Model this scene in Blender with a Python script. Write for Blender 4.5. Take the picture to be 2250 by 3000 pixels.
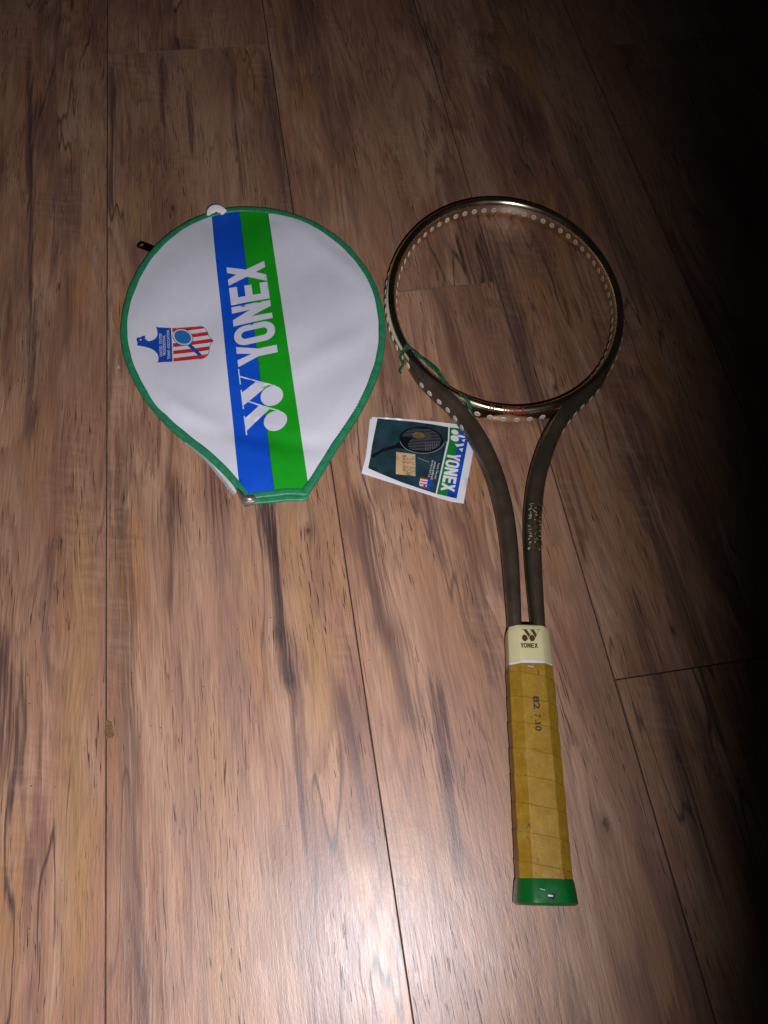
import bpy, bmesh, math, random
import numpy as np
from mathutils import Vector, Matrix
from mathutils.geometry import delaunay_2d_cdt

for o in list(bpy.data.objects):
    bpy.data.objects.remove(o)
SC = bpy.context.scene
COL = SC.collection
random.seed(4)

# ------------------------------------------------------------------ camera
cd = bpy.data.cameras.new('camera')
cam = bpy.data.objects.new('camera', cd)
COL.objects.link(cam)
SC.camera = cam
cd.sensor_fit = 'HORIZONTAL'
cd.sensor_width = 36.0
cd.lens = 36.0 * 2300 / 2250
cd.clip_start = 0.01
cd.clip_end = 50
cam.matrix_world = Matrix(((0.98717, 0.12529, -0.09896, 0.0),
                           (-0.15666, 0.87984, -0.44870, 0.0),
                           (0.03085, 0.45845, 0.88819, 0.606),
                           (0, 0, 0, 1)))
SC.render.resolution_x = 768
SC.render.resolution_y = 1024

# ------------------------------------------------------------------ world: a dark room
W = bpy.data.worlds.new('World')
SC.world = W
W.use_nodes = True
W.node_tree.nodes['Background'].inputs[0].default_value = (0.9, 0.92, 1.0, 1)
W.node_tree.nodes['Background'].inputs[1].default_value = 0.0045

# ------------------------------------------------------------------ the phone's flash, next to the lens, its light cut off on the right
ld = bpy.data.lights.new('camera_flash', 'SPOT')
flash = bpy.data.objects.new('camera_flash', ld)
COL.objects.link(flash)
flash.location = (0.034, -0.048, 0.575)
flash.rotation_euler = Vector((-0.871, 0.316, -0.377)).to_track_quat('-Z', 'Y').to_euler()
ld.energy = 21.5
ld.color = (0.92, 0.92, 1.0)
ld.spot_size = math.radians(180)
ld.spot_blend = 0.48
ld.shadow_soft_size = 0.0035

SC.cycles.sample_clamp_indirect = 0.8
SC.cycles.blur_glossy = 1.0
SC.view_settings.view_transform = 'Standard'
SC.view_settings.look = 'None'
SC.view_settings.exposure = 0.0
SC.view_settings.gamma = 1.0
SC.view_settings.use_curve_mapping = False


# ================================================================== helpers
def tag(o, label=None, cat=None, group=None, kind=None):
    if label: o['label'] = label
    if cat: o['category'] = cat
    if group: o['group'] = group
    if kind: o['kind'] = kind
    return o


def empty(name, loc, rz=0):
    o = bpy.data.objects.new(name, None)
    COL.objects.link(o)
    o.location = loc
    o.rotation_euler = (0, 0, rz)
    o.empty_display_size = 0.02
    return o


def mesh(name, verts, faces, mat, parent=None, smooth=True, kind=None, loc=None):
    me = bpy.data.meshes.new(name)
    me.from_pydata([tuple(map(float, v)) for v in verts], [], [tuple(map(int, f)) for f in faces])
    me.update()
    if smooth:
        me.polygons.foreach_set('use_smooth', [True] * len(me.polygons))
    if mat: me.materials.append(mat)
    o = bpy.data.objects.new(name, me)
    COL.objects.link(o)
    if parent: o.parent = parent
    if loc: o.location = loc
    if kind: o['kind'] = kind
    return o


def bm_mesh(name, bm, mat, parent=None, smooth=False, kind=None, loc=None):
    me = bpy.data.meshes.new(name)
    bmesh.ops.recalc_face_normals(bm, faces=bm.faces)
    bm.to_mesh(me)
    bm.free()
    if smooth:
        me.polygons.foreach_set('use_smooth', [True] * len(me.polygons))
    me.materials.append(mat)
    o = bpy.data.objects.new(name, me)
    COL.objects.link(o)
    if parent: o.parent = parent
    if loc: o.location = loc
    if kind: o['kind'] = kind
    return o


def catmull(pts, n, closed=False):
    P = np.array(pts, float)
    N = len(P)
    out = []
    seg = N if closed else N - 1
    for i in range(seg):
        if closed:
            p0, p1, p2, p3 = P[(i - 1) % N], P[i], P[(i + 1) % N], P[(i + 2) % N]
        else:
            p0, p1, p2, p3 = P[max(i - 1, 0)], P[i], P[i + 1], P[min(i + 2, N - 1)]
        for k in range(n):
            t = k / n
            out.append(0.5 * ((2 * p1) + (-p0 + p2) * t + (2 * p0 - 5 * p1 + 4 * p2 - p3) * t * t + (-p0 + 3 * p1 - 3 * p2 + p3) * t ** 3))
    if not closed: out.append(P[-1])
    return np.array(out)


def resample(P, step, closed=False):
    Q = np.vstack([P, P[:1]]) if closed else P
    d = np.r_[0, np.cumsum(np.linalg.norm(np.diff(Q, axis=0), axis=1))]
    n = max(2, int(round(d[-1] / step)))
    s = np.linspace(0, d[-1], n + 1)
    R = np.stack([np.interp(s, d, Q[:, k]) for k in range(Q.shape[1])], 1)
    return R[:-1] if closed else R


def sweep(path, section, closed=False, up=(0, 0, 1), cap=True):
    """path: (n,3); section(i) -> (m,2) offsets (side, up)."""
    path = np.array(path, float)
    n = len(path)
    V, F = [], []
    up = np.array(up, float)
    m = None
    for i in range(n):
        if closed:
            t = path[(i + 1) % n] - path[(i - 1) % n]
        else:
            t = path[min(i + 1, n - 1)] - path[max(i - 1, 0)]
        t /= np.linalg.norm(t)
        s = np.cross(t, up)
        s /= np.linalg.norm(s)
        u = np.cross(s, t)
        S = section(i)
        m = len(S)
        for a, b in S:
            V.append(path[i] + s * a + u * b)
    for i in range(n if closed else n - 1):
        j = (i + 1) % n
        for k in range(m):
            l = (k + 1) % m
            F.append((i * m + k, i * m + l, j * m + l, j * m + k))
    if cap and not closed:
        F.append(tuple(range(m))[::-1])
        F.append(tuple((n - 1) * m + k for k in range(m)))
    return V, F


def superell(a, b, n=2.4, m=32):
    q = np.linspace(0, 2 * math.pi, m, endpoint=False)
    e = 2 / n
    return np.stack([a * np.sign(np.cos(q)) * abs(np.cos(q)) ** e, b * np.sign(np.sin(q)) * abs(np.sin(q)) ** e], 1)


def inside(P, loops):
    """even-odd test of points against a list of loops"""
    c = np.zeros(len(P), bool)
    for L in loops:
        L = np.array(L, float)
        A, B = L, np.roll(L, -1, axis=0)
        for (x1, y1), (x2, y2) in zip(A, B):
            if y1 == y2: continue
            hit = ((y1 > P[:, 1]) != (y2 > P[:, 1]))
            xi = (x2 - x1) * (P[:, 1] - y1) / (y2 - y1) + x1
            c ^= hit & (P[:, 0] < xi)
    return c


def loop_dist(P, L):
    L = np.array(L, float)
    d = np.full(len(P), 1e9)
    for a, b in zip(L, np.roll(L, -1, axis=0)):
        ab = b - a
        t = np.clip(((P - a) @ ab) / max(ab @ ab, 1e-18), 0, 1)
        d = np.minimum(d, np.linalg.norm(P - a - t[:, None] * ab, axis=1))
    return d


def dense(L, step):
    L = np.array(L, float)
    out = []
    for a, b in zip(L, np.roll(L, -1, axis=0)):
        k = max(1, int(math.ceil(np.linalg.norm(b - a) / step)))
        out += [a + (b - a) * i / k for i in range(k)]
    return np.array(out)


def sheet2d(loops, grid=0.004):
    """triangulate loops (even-odd) with inner grid points"""
    if grid: loops = [dense(l, grid) for l in loops]
    allp = np.vstack([np.array(l, float) for l in loops])
    lo, hi = allp.min(0), allp.max(0)
    pts, edges = [], []
    for L in loops:
        s = len(pts)
        pts += [Vector((float(p[0]), float(p[1]))) for p in L]
        n = len(L)
        edges += [(s + i, s + (i + 1) % n) for i in range(n)]
    if grid:
        gx = np.arange(lo[0] + grid * .5, hi[0], grid)
        gy = np.arange(lo[1] + grid * .5, hi[1], grid)
        G = np.array([(x, y) for x in gx for y in gy])
        if len(G):
            k = inside(G, loops)
            G = G[k]
            if len(G):
                dd = np.min([loop_dist(G, L) for L in loops], axis=0)
                G = G[dd > grid * .3]
            pts += [Vector((float(x), float(y))) for x, y in G]
    r = delaunay_2d_cdt(pts, edges, [], 0, 1e-7)
    V = np.array([(v.x, v.y) for v in r[0]])
    F = [f for f in r[2]]
    if not F: return V, []
    cen = np.array([V[list(f)].mean(0) for f in F])
    k = inside(cen, loops)
    return V, [f for f, q in zip(F, k) if q]


def decal(name, loops, zf, mat, parent, grid=0.004, lift=0.0, kind=None):
    V, F = sheet2d(loops, grid)
    z = zf(V) + lift
    FF = []
    for f in F:
        a, b, c = V[f[0]], V[f[1]], V[f[2]]
        FF.append(f if (b[0] - a[0]) * (c[1] - a[1]) - (b[1] - a[1]) * (c[0] - a[0]) > 0 else f[::-1])
    return mesh(name, np.c_[V, z], FF, mat, parent, True, kind)


def multi_decal(name, items, zf, mat, parent, grid=0.004, lift=0.0, kind=None):
    """several separate loop sets as one printed mesh"""
    VV, FF, n = [], [], 0
    for loops in items:
        V, F = sheet2d(loops, grid)
        for f in F:
            a, b, c = V[f[0]], V[f[1]], V[f[2]]
            g = f if (b[0] - a[0]) * (c[1] - a[1]) - (b[1] - a[1]) * (c[0] - a[0]) > 0 else f[::-1]
            FF.append(tuple(i + n for i in g))
        VV.append(V)
        n += len(V)
    V = np.vstack(VV)
    return mesh(name, np.c_[V, zf(V) + lift], FF, mat, parent, True, kind)


def clip_half(poly, p, q):
    """keep the part of poly on the left of p->q"""
    out = []
    n = len(poly)
    d = np.array([q[0] - p[0], q[1] - p[1]])
    f = lambda v: d[0] * (v[1] - p[1]) - d[1] * (v[0] - p[0])
    for i in range(n):
        a, b = np.array(poly[i]), np.array(poly[(i + 1) % n])
        fa, fb = f(a), f(b)
        if fa >= 0: out.append(a)
        if fa * fb < 0:
            out.append(a + (b - a) * fa / (fa - fb))
    return np.array(out)


def inset_loop(L, d):
    L = np.array(L)
    t = np.roll(L, -1, 0) - np.roll(L, 1, 0)
    t /= np.linalg.norm(t, axis=1)[:, None]
    area = np.sum(L[:, 0] * np.roll(L[:, 1], -1) - L[:, 1] * np.roll(L[:, 0], -1))
    nrm = np.stack([-t[:, 1], t[:, 0]], 1) * (1 if area > 0 else -1)
    return L + nrm * d


def circle(cx, cy, r, n=32, ry=None, ang=0):
    ry = ry or r
    q = np.linspace(0, 2 * math.pi, n, endpoint=False)
    x, y = r * np.cos(q), ry * np.sin(q)
    c, s = math.cos(ang), math.sin(ang)
    return np.stack([cx + x * c - y * s, cy + x * s + y * c], 1)


def bar2d(a, b, w):
    a, b = np.array(a, float), np.array(b, float)
    t = (b - a) / np.linalg.norm(b - a)
    n = np.array([-t[1], t[0]]) * w / 2
    return np.array([a - n, b - n, b + n, a + n])


# ---- node helper
class N:
    def __init__(s, name):
        s.m = bpy.data.materials.new(name)
        s.m.use_nodes = True
        s.t = s.m.node_tree
        s.b = s.t.nodes['Principled BSDF']

    def n(s, typ, **kw):
        x = s.t.nodes.new(typ)
        for k, v in kw.items(): setattr(x, k, v)
        return x

    def put(s, sock, v):
        if isinstance(v, bpy.types.NodeSocket): s.t.links.new(v, sock)
        elif v is not None: sock.default_value = v

    def math(s, op, a, b=None, c=None, clamp=False):
        x = s.n('ShaderNodeMath', operation=op, use_clamp=clamp)
        s.put(x.inputs[0], a); s.put(x.inputs[1], b)
        if c is not None: s.put(x.inputs[2], c)
        return x.outputs[0]

    def comb(s, x, y, z=0.0):
        c = s.n('ShaderNodeCombineXYZ')
        s.put(c.inputs[0], x); s.put(c.inputs[1], y); s.put(c.inputs[2], z)
        return c.outputs[0]

    def noise(s, vec, scale=1.0, detail=3, rough=.55, dist=0.0):
        x = s.n('ShaderNodeTexNoise')
        s.put(x.inputs['Vector'], vec)
        x.inputs['Scale'].default_value = scale
        x.inputs['Detail'].default_value = detail
        x.inputs['Roughness'].default_value = rough
        x.inputs['Distortion'].default_value = dist
        return x.outputs['Fac']

    def map(s, v, a, b, c=0.0, d=1.0, smooth=True):
        x = s.n('ShaderNodeMapRange', interpolation_type='SMOOTHSTEP' if smooth else 'LINEAR')
        s.put(x.inputs[0], v)
        for i, q in enumerate((a, b, c, d)): s.put(x.inputs[i + 1], q)
        return x.outputs[0]

    def mix(s, f, a, b, mode='MIX'):
        x = s.n('ShaderNodeMix', data_type='RGBA', blend_type=mode)
        s.put(x.inputs[0], f)
        for i, v in ((6, a), (7, b)):
            s.put(x.inputs[i], v if isinstance(v, bpy.types.NodeSocket) else (*v, 1))
        return x.outputs[2]

    def ramp(s, f, stops):
        x = s.n('ShaderNodeValToRGB')
        s.put(x.inputs[0], f)
        e = x.color_ramp.elements
        while len(e) < len(stops): e.new(0.5)
        for k, (p, c) in enumerate(stops):
            e[k].position = p
            e[k].color = (*c, 1)
        return x.outputs[0]

    def bump(s, h, strength, dist, normal=None):
        x = s.n('ShaderNodeBump')
        x.inputs['Strength'].default_value = strength
        x.inputs['Distance'].default_value = dist
        s.put(x.inputs['Height'], h)
        if normal is not None: s.put(x.inputs['Normal'], normal)
        return x.outputs[0]

    def set(s, **kw):
        for k, v in kw.items():
            key = {'color': 'Base Color', 'rough': 'Roughness', 'metal': 'Metallic', 'spec': 'Specular IOR Level', 'normal': 'Normal', 'coat': 'Coat Weight', 'coat_rough': 'Coat Roughness', 'ior': 'IOR'}[k]
            if key == 'Base Color' and isinstance(v, tuple): v = (*v, 1)
            s.put(s.b.inputs[key], v)
        return s.m


def simple(name, color, rough=.5, metal=0.0, spec=.5, var=.12, scale=60, bump=0.0, bscale=800, bdist=.0004, coat=0.0):
    m = N(name)
    pos = m.n('ShaderNodeNewGeometry').outputs['Position']
    f = m.noise(pos, scale, 4, .6)
    lo = tuple(c * (1 - var) for c in color)
    hi = tuple(min(1, c * (1 + var)) for c in color)
    m.set(color=m.mix(m.map(f, .3, .7), lo, hi), metal=metal, spec=spec, coat=coat)
    m.set(rough=m.map(m.noise(pos, scale * 2.3, 3), .3, .7, max(.02, rough - .06), min(1, rough + .06)))
    if bump:
        m.set(normal=m.bump(m.noise(pos, bscale, 3, .6), bump, bdist))
    return m.m


# ================================================================== materials
def wood_material():
    m = N('laminate_wood')
    g = m.n('ShaderNodeNewGeometry').outputs['Position']
    sp = m.n('ShaderNodeSeparateXYZ')
    m.put(sp.inputs[0], g)
    X, Y = sp.outputs[0], sp.outputs[1]
    rnd = m.n('ShaderNodeObjectInfo').outputs['Random']
    ox = m.math('MULTIPLY', rnd, 3.7)
    oy = m.math('MULTIPLY', rnd, 7.3)

    # grain bends round the knots
    KN = ((-.0285, .174, .016, .060, .42), (.0005, .297, .014, .030, .6), (.187, .031, .012, .026, .6), (-.100, .700, .014, .03, .6), (-.016, .640, .012, .026, .6), (-.205, .235, .022, .05, .5))
    xb = X
    for kx, ky, ra, rb, amt in KN:
        dx = m.math('SUBTRACT', X, kx)
        u = m.math('DIVIDE', dx, ra)
        v = m.math('DIVIDE', m.math('SUBTRACT', Y, ky), rb)
        e = m.math('POWER', 2.718, m.math('MULTIPLY', m.math('ADD', m.math('MULTIPLY', u, u), m.math('MULTIPLY', v, v)), -1.0))
        xb = m.math('SUBTRACT', xb, m.math('MULTIPLY', m.math('MULTIPLY', dx, e), amt))
    x0 = m.math('ADD', xb, ox)
    y0 = m.math('ADD', Y, oy)

    def raw(xs, ys, sx, sy, detail=3, rough=.55, off=0.0):
        return m.noise(m.comb(m.math('MULTIPLY', xs, sx), m.math('MULTIPLY', ys, sy), off), 1, detail, rough)

    def cen(v, amp):
        return m.math('MULTIPLY', m.math('SUBTRACT', v, .5), amp)

    wx = m.math('ADD', cen(raw(x0, y0, 9, 2.6, 2), .016), cen(raw(x0, y0, 40, 14, 3, .6), .0050))
    x = m.math('ADD', x0, wx)
    # single fibres slide along the board: band ends turn ragged
    fibre = raw(x, y0, 420, 9.0, 2, .6, 8.0)
    fib2 = raw(x, y0, 1000, 26.0, 2, .7, 3.0)
    y = m.math('ADD', y0, m.math('ADD', cen(fibre, .050), cen(fib2, .018)))
    xh = m.math('ADD', x, cen(fibre, .0026))

    def nz(sx, sy, detail=3, rough=.55, off=0.0):
        return raw(xh, y, sx, sy, detail, rough, off)

    tan = (.315, .162, .092)
    pale = (.420, .255, .162)
    honey = (.365, .178, .064)
    mauve = (.178, .088, .064)
    brown = (.105, .043, .022)
    b1 = nz(13, 1.9, 5, .58, 0.0)
    c = m.ramp(b1, [(.31, brown), (.39, mauve), (.455, tan), (.54, pale), (.62, tan), (.71, mauve)])
    c = m.mix(m.math('MULTIPLY', m.map(nz(22, 4.2, 4, .6, 5.0), .51, .63), .80), c, honey)
    c = m.mix(m.math('MULTIPLY', m.map(nz(25, 2.8, 5, .62, 9.0), .54, .62), .80), c, mauve)
    c = m.mix(m.math('MULTIPLY', m.map(nz(26, 3.6, 5, .6, 13.0), .58, .66), .60), c, brown)
    # growth-ring lines that follow the contours of a slow field
    ring = raw(xh, y, 9.0, 1.5, 2, .45, 27.0)
    rg_ = m.math('FRACT', m.math('MULTIPLY', ring, 26.0))
    late = m.math('MULTIPLY', m.map(rg_, .35, .93), m.map(rg_, .93, 1.0, 1.0, 0.0))
    lgate = m.map(raw(x, y, 16, 3.5, 2, .5, 33.0), .40, .60, .12, 1.0)
    c = m.mix(m.math('MULTIPLY', m.math('MULTIPLY', late, lgate), .60), c, (.105, .050, .034))
    # short lengthwise streaks, light and dark
    c = m.mix(m.math('MULTIPLY', m.map(nz(70, 4.5, 4, .6, 2.0), .54, .68), .34), c, (.100, .048, .034))
    c = m.mix(m.math('MULTIPLY', m.map(nz(80, 5.0, 4, .6, 21.0), .54, .70), .26), c, (.47, .31, .21))
    # thin mineral lines, only in places
    rid = m.math('ABSOLUTE', m.math('SUBTRACT', raw(x, y0, 22, 1.6, 3, .5, 31.0), .5))
    gate = m.map(raw(x, y, 9, 3.0, 2, .5, 44.0), .47, .54)
    c = m.mix(m.math('MULTIPLY', m.math('MULTIPLY', m.map(rid, .0, .010, 1.0, 0.0), gate), .92), c, (.045, .024, .020))

    # calm stretches where the board is almost plain
    calm = m.map(raw(x, y0, 7.5, 1.3, 2, .5, 51.0), .44, .60)
    c = m.mix(m.math('MULTIPLY', calm, .58), c, m.ramp(raw(xh, y, 10, 1.6, 3, .55, 57.0), [(.34, (.205, .100, .068)), (.48, (.300, .160, .098)), (.62, (.385, .232, .152))]))

    # figure that can be picked out in the boards: dark streaks (board coordinates in metres)
    xs = m.math('ADD', m.math('ADD', xb, m.math('MULTIPLY', wx, .40)), 0.0)
    fr = m.math('SUBTRACT', fibre, .5)

    def streak(xa, ya, xe, ye, width, strength, col):
        nonlocal c
        t = m.math('DIVIDE', m.math('SUBTRACT', Y, ya), ye - ya)
        t2 = m.math('ADD', t, m.math('MULTIPLY', fr, .8))
        xc = m.math('MULTIPLY_ADD', t, xe - xa, xa)
        d = m.math('ABSOLUTE', m.math('ADD', m.math('SUBTRACT', xs, xc), m.math('MULTIPLY', fr, width * 2.6)))
        e = m.math('MULTIPLY', m.map(t2, -.10, .12), m.map(t2, .85, 1.12, 1.0, 0.0))
        k = m.math('MULTIPLY', m.map(d, width * .10, width, 1.0, 0.0), e)
        c = m.mix(m.math('MULTIPLY', k, strength), c, col)

    dark = (.040, .024, .025)
    plum = (.070, .036, .032)
    gold = (.36, .205, .085)
    streak(-.085, .34, -.088, -.14, .075, .55, (.40, .248, .172))
    streak(.125, .16, .110, -.14, .060, .35, (.30, .165, .115))
    for a in ((-.090, .16, -.092, -.05, .020, .35), (-.190, .36, -.189, .0, .016, .65), (-.138, .74, -.137, .66, .012, .7), (-.234, .78, -.238, .66, .009, .5), (-.012, .33, -.010, .12, .016, .6), (.120, .20, .118, -.02, .012, .35)):
        streak(*a, gold)
    for a in ((-.036, .355, -.031, .275, .0095, 1.0), (-.032, .290, -.030, .200, .0066, .95), (-.0305, .215, -.0275, .165, .0050, .9), (-.028, .170, -.029, .040, .0032, .7)):
        streak(*a, dark)
    for a in ((.048, .330, .049, .190, .013, .8), (.055, .205, .064, .115, .012, .7), (.084, .155, .079, .070, .010, .85), (.078, .095, .076, .010, .007, .75), (.006, .17, .020, .03, .007, .6),
              (.100, .400, .112, .250, .010, .5), (.236, .62, .226, .37, .016, .8), (.160, .56, .175, .40, .012, .5),
              (-.162, .95, -.165, .70, .006, .85), (-.103, .97, -.105, .83, .007, .85), (-.074, .90, -.074, .78, .005, .8), (-.022, .95, -.026, .70, .006, .6), (.018, .95, .021, .66, .010, .7),
              (-.262, 1.0, -.241, .55, .006, .9), (-.240, .56, -.236, .42, .010, .7), (-.250, .25, -.246, .12, .014, .9), (-.214, .31, -.210, .20, .004, .5),
              (-.156, .36, -.148, -.08, .012, .6), (-.112, .37, -.118, .24, .006, .6), (.262, .20, .250, -.02, .012, .6), (.297, .36, .300, .14, .012, .6), (.365, .80, .365, .50, .014, .5)):
        streak(*a, plum)

    def knot(kx, ky, r, strength):
        nonlocal c
        dx = m.math('DIVIDE', m.math('SUBTRACT', m.math('ADD', X, m.math('MULTIPLY', fr, r)), kx), r)
        dy = m.math('DIVIDE', m.math('SUBTRACT', Y, ky), r * 2.1)
        d = m.math('SQRT', m.math('ADD', m.math('MULTIPLY', dx, dx), m.math('MULTIPLY', dy, dy)))
        d = m.math('ADD', d, cen(m.noise(g, 330, 3), 1.3))
        k = m.math('ADD', m.math('MULTIPLY', m.map(d, .3, 1.0, 1.0, 0.0), .75), m.math('MULTIPLY', m.map(d, .8, 2.4, 1.0, 0.0), .30))
        c = m.mix(m.math('MULTIPLY', k, strength), c, (.040, .023, .020))

    knot(-.0285, .172, .0040, .95)
    knot(.0005, .297, .0026, .85)
    knot(.187, .031, .0030, .9)
    knot(-.100, .700, .0028, .8)
    knot(-.016, .640, .0026, .85)
    knot(.284, .165, .0026, .7)

    # faint ripple across the grain, in patches
    yr = m.math('ADD', y0, m.math('ADD', m.math('MULTIPLY', x, .25), cen(raw(x0, y0, 30, 20, 2), .012)))
    ch = raw(x, yr, 26, 150, 2, .5, 0.0)
    chm = m.map(raw(x, y0, 13, 5.0, 2, .5, 60.0), .54, .66)
    c = m.mix(m.math('MULTIPLY', m.math('MULTIPLY', m.map(ch, .46, .66), chm), .16), c, (.43, .30, .21))
    c = m.mix(m.math('MULTIPLY', m.math('MULTIPLY', m.map(ch, .52, .34), chm), .16), c, (.12, .070, .054))
    # fine fibre
    c = m.mix(m.map(fib2, .32, .68, 0.0, .72), c, m.mix(.5, c, (.050, .028, .023)))
    c = m.mix(m.map(fibre, .40, .75, 0.0, .30), c, m.mix(.6, c, (.40, .27, .19)))
    # open pores: short dark dashes
    yp = m.math('ADD', y0, cen(fibre, .12))
    po = raw(x, yp, 820, 42, 1, .5, 17.0)
    pgate = m.map(raw(x, y0, 28, 8, 2, .5, 71.0), .42, .60, .10, 1.0)
    pore = m.math('MULTIPLY', m.map(po, .635, .69), pgate)
    c = m.mix(m.math('MULTIPLY', pore, .95), c, (.036, .018, .014))
    c = m.mix(m.math('MULTIPLY', m.map(m.noise(g, 300, 1), .775, .80), .8), c, (.03, .018, .014))
    c = m.mix(1.0, c, (1.22, 1.145, 1.10), 'MULTIPLY')
    # pressed-in grain relief of the wear layer
    rel = raw(x, y0, 480, 42, 2, .6, 5.0)
    rel2 = raw(x, y0, 1300, 260, 2, .5, 6.0)
    h = m.math('SUBTRACT', m.math('ADD', m.math('MULTIPLY', rel, .7), m.math('MULTIPLY', rel2, .6)), m.math('MULTIPLY', pore, .8))
    nrm = m.bump(h, .60, .00035)
    m.set(color=c, rough=m.map(rel, .3, .7, .40, .52), spec=.42, normal=nrm, coat=.52, coat_rough=.365)
    m.put(m.b.inputs['Coat Normal'], m.bump(h, .22, .00035))
    return m.m


def grip_material():
    m = N('amber_grip_tape')
    tc = m.n('ShaderNodeTexCoord').outputs['Object']
    sp = m.n('ShaderNodeSeparateXYZ')
    m.put(sp.inputs[0], tc)
    X, Y, Z = sp.outputs
    f = m.noise(tc, 95, 5, .68)
    c = m.ramp(f, [(.20, (.225, .110, .008)), (.45, (.28, .150, .011)), (.60, (.31, .178, .016)), (.82, (.34, .215, .040))])
    # pale rubbed film towards the edges of the wrap, in smears
    sm = m.noise(m.comb(m.math('MULTIPLY', X, 160.0), m.math('MULTIPLY', Y, 38.0), Z), 1, 4, .65)
    c = m.mix(m.math('MULTIPLY', m.map(sm, .56, .78), .45), c, (.40, .30, .13))
    # dark scuffs
    sc = m.noise(m.comb(m.math('MULTIPLY', X, 240.0), m.math('MULTIPLY', Y, 120.0), m.math('MULTIPLY', Z, 240.0)), 1, 4, .7)
    c = m.mix(m.math('MULTIPLY', m.map(sc, .62, .72), .8), c, (.07, .042, .012))
    # darker broken lines along the overlaps of the winding
    zc = m.math('SUBTRACT', Z, m.math('MULTIPLY_ADD', Y, -.01049, .0178))
    an = m.math('ARCTAN2', zc, X)
    ph = m.math('FRACT', m.math('ADD', m.math('DIVIDE', m.math('MULTIPLY_ADD', an, -.0188 / (2 * math.pi), Y), .0188), 20.0))
    ed = m.math('MAXIMUM', m.map(ph, .0, .05, 1.0, 0.0), m.map(ph, .965, 1.0))
    ed = m.math('MULTIPLY', ed, m.map(m.noise(tc, 130, 3, .6), .50, .66))
    c = m.mix(m.math('MULTIPLY', ed, .45), c, (.085, .045, .010))
    sw = m.noise(tc, 520, 3, .7)
    c = m.mix(m.math('MULTIPLY', m.map(sw, .63, .75), .5), c, (.60, .50, .33))
    h = m.math('ADD', m.math('MULTIPLY', m.noise(tc, 900, 3, .6), .5), m.math('MULTIPLY', sm, 1.4))
    m.set(color=c, rough=m.map(sm, .3, .7, .38, .6), spec=.26, normal=m.bump(h, .5, .0005))
    return m.m


def vinyl(name, color, var=.05, rough=.46):
    m = N(name)
    g = m.n('ShaderNodeNewGeometry').outputs['Position']
    sp = m.n('ShaderNodeSeparateXYZ')
    m.put(sp.inputs[0], g)
    X, Y = sp.outputs[0], sp.outputs[1]
    wv = m.math('ADD', m.math('SINE', m.math('MULTIPLY', X, 5200.0)), m.math('SINE', m.math('MULTIPLY', Y, 5200.0)))
    f = m.noise(g, 28, 4, .6)
    c = m.mix(m.map(f, .3, .7), tuple(v * (1 - var) for v in color), tuple(min(1, v * (1 + var)) for v in color))
    gr = m.noise(g, 900, 2, .6)
    c = m.mix(m.map(gr, .35, .7, 0, .12), c, tuple(v * .6 for v in color))
    d = m.noise(g, 240, 3, .7)
    c = m.mix(m.math('MULTIPLY', m.map(d, .72, .80), .35), c, tuple(v * .55 + .02 for v in color))
    m.set(color=c, rough=rough, spec=.35, normal=m.bump(m.math('ADD', m.math('MULTIPLY', wv, .16), gr), .35, .0002))
    return m.m


M = {}
M['wood'] = wood_material()
M['groove'] = simple('board_edge', (.105, .060, .042), .7, var=.25, scale=200)
M['under'] = simple('underlay', (.02, .015, .012), .9)
M['core'] = simple('fibreboard_core', (.150, .092, .036), .9, var=.35, scale=700, bump=.8, bscale=1500, bdist=.0006)
M['vinyl_white'] = vinyl('white_vinyl', (.710, .690, .735), .035)
M['vinyl_blue'] = vinyl('blue_print', (.005, .080, .560), .08, .42)
M['vinyl_green'] = vinyl('green_print', (.010, .330, .012), .08, .42)
M['letter_white'] = vinyl('white_print', (.690, .670, .745), .03)
M['binding'] = simple('green_binding', (.022, .215, .092), .40, var=.18, scale=160, bump=.5, bscale=1100, bdist=.0003)
M['stitch'] = simple('green_thread', (.008, .085, .036), .7)
M['crest_blue'] = vinyl('crest_blue_ink', (.010, .065, .360), .05)
M['crest_red'] = vinyl('crest_red_ink', (.560, .030, .022), .06)
M['crest_white'] = vinyl('crest_white_ink', (.66, .64, .72), .03)
M['crest_sky'] = vinyl('crest_light_blue_ink', (.030, .180, .480), .15)
M['zip_metal'] = simple('zip_metal', (.60, .58, .56), .35, .35)
M['clip_metal'] = simple('bronzed_clip_metal', (.45, .37, .33), .34, .75)
M['pull_metal'] = simple('dark_pull_metal', (.13, .09, .07), .32, 1.0)
M['zip_tape'] = simple('white_zip_tape', (.58, .55, .54), .8, bump=.6, bscale=2000)
M['strap'] = simple('white_strap', (.66, .62, .62), .6)
M['hoop'] = simple('champagne_metal', (.84, .66, .44), .21, 1.0, var=.05, scale=12)
M['hoop_red'] = simple('dark_red_lettering', (.22, .028, .010), .5)
M['grommet'] = simple('milky_plastic', (.52, .48, .40), .45)
M['grommet_hole'] = simple('grommet_recess', (.44, .41, .34), .5)
M['shaft'] = simple('dark_graphite_lacquer', (.084, .061, .040), .37, .5, var=.2, scale=40, spec=.5)
M['gold'] = simple('worn_gold_foil', (.52, .46, .28), .42, .3)
M['foil'] = simple('tarnished_foil', (.085, .070, .030), .45, .5, var=.5, scale=500)
M['ink_black'] = simple('black_ink', (.006, .005, .005), .5)
M['ink_faded'] = simple('faded_black_ink', (.026, .017, .010), .6, var=.6, scale=900)
M['ink_rust'] = simple('faded_brown_ink', (.085, .026, .006), .6, var=.5, scale=900)
M['collar'] = simple('cream_plastic', (.60, .53, .285), .42, var=.05, scale=40)
M['bronze_ink'] = simple('dark_gold_print', (.11, .055, .020), .30, .35)
M['tape_white'] = simple('white_tape', (.68, .64, .68), .55)
M['grip'] = grip_material()
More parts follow.
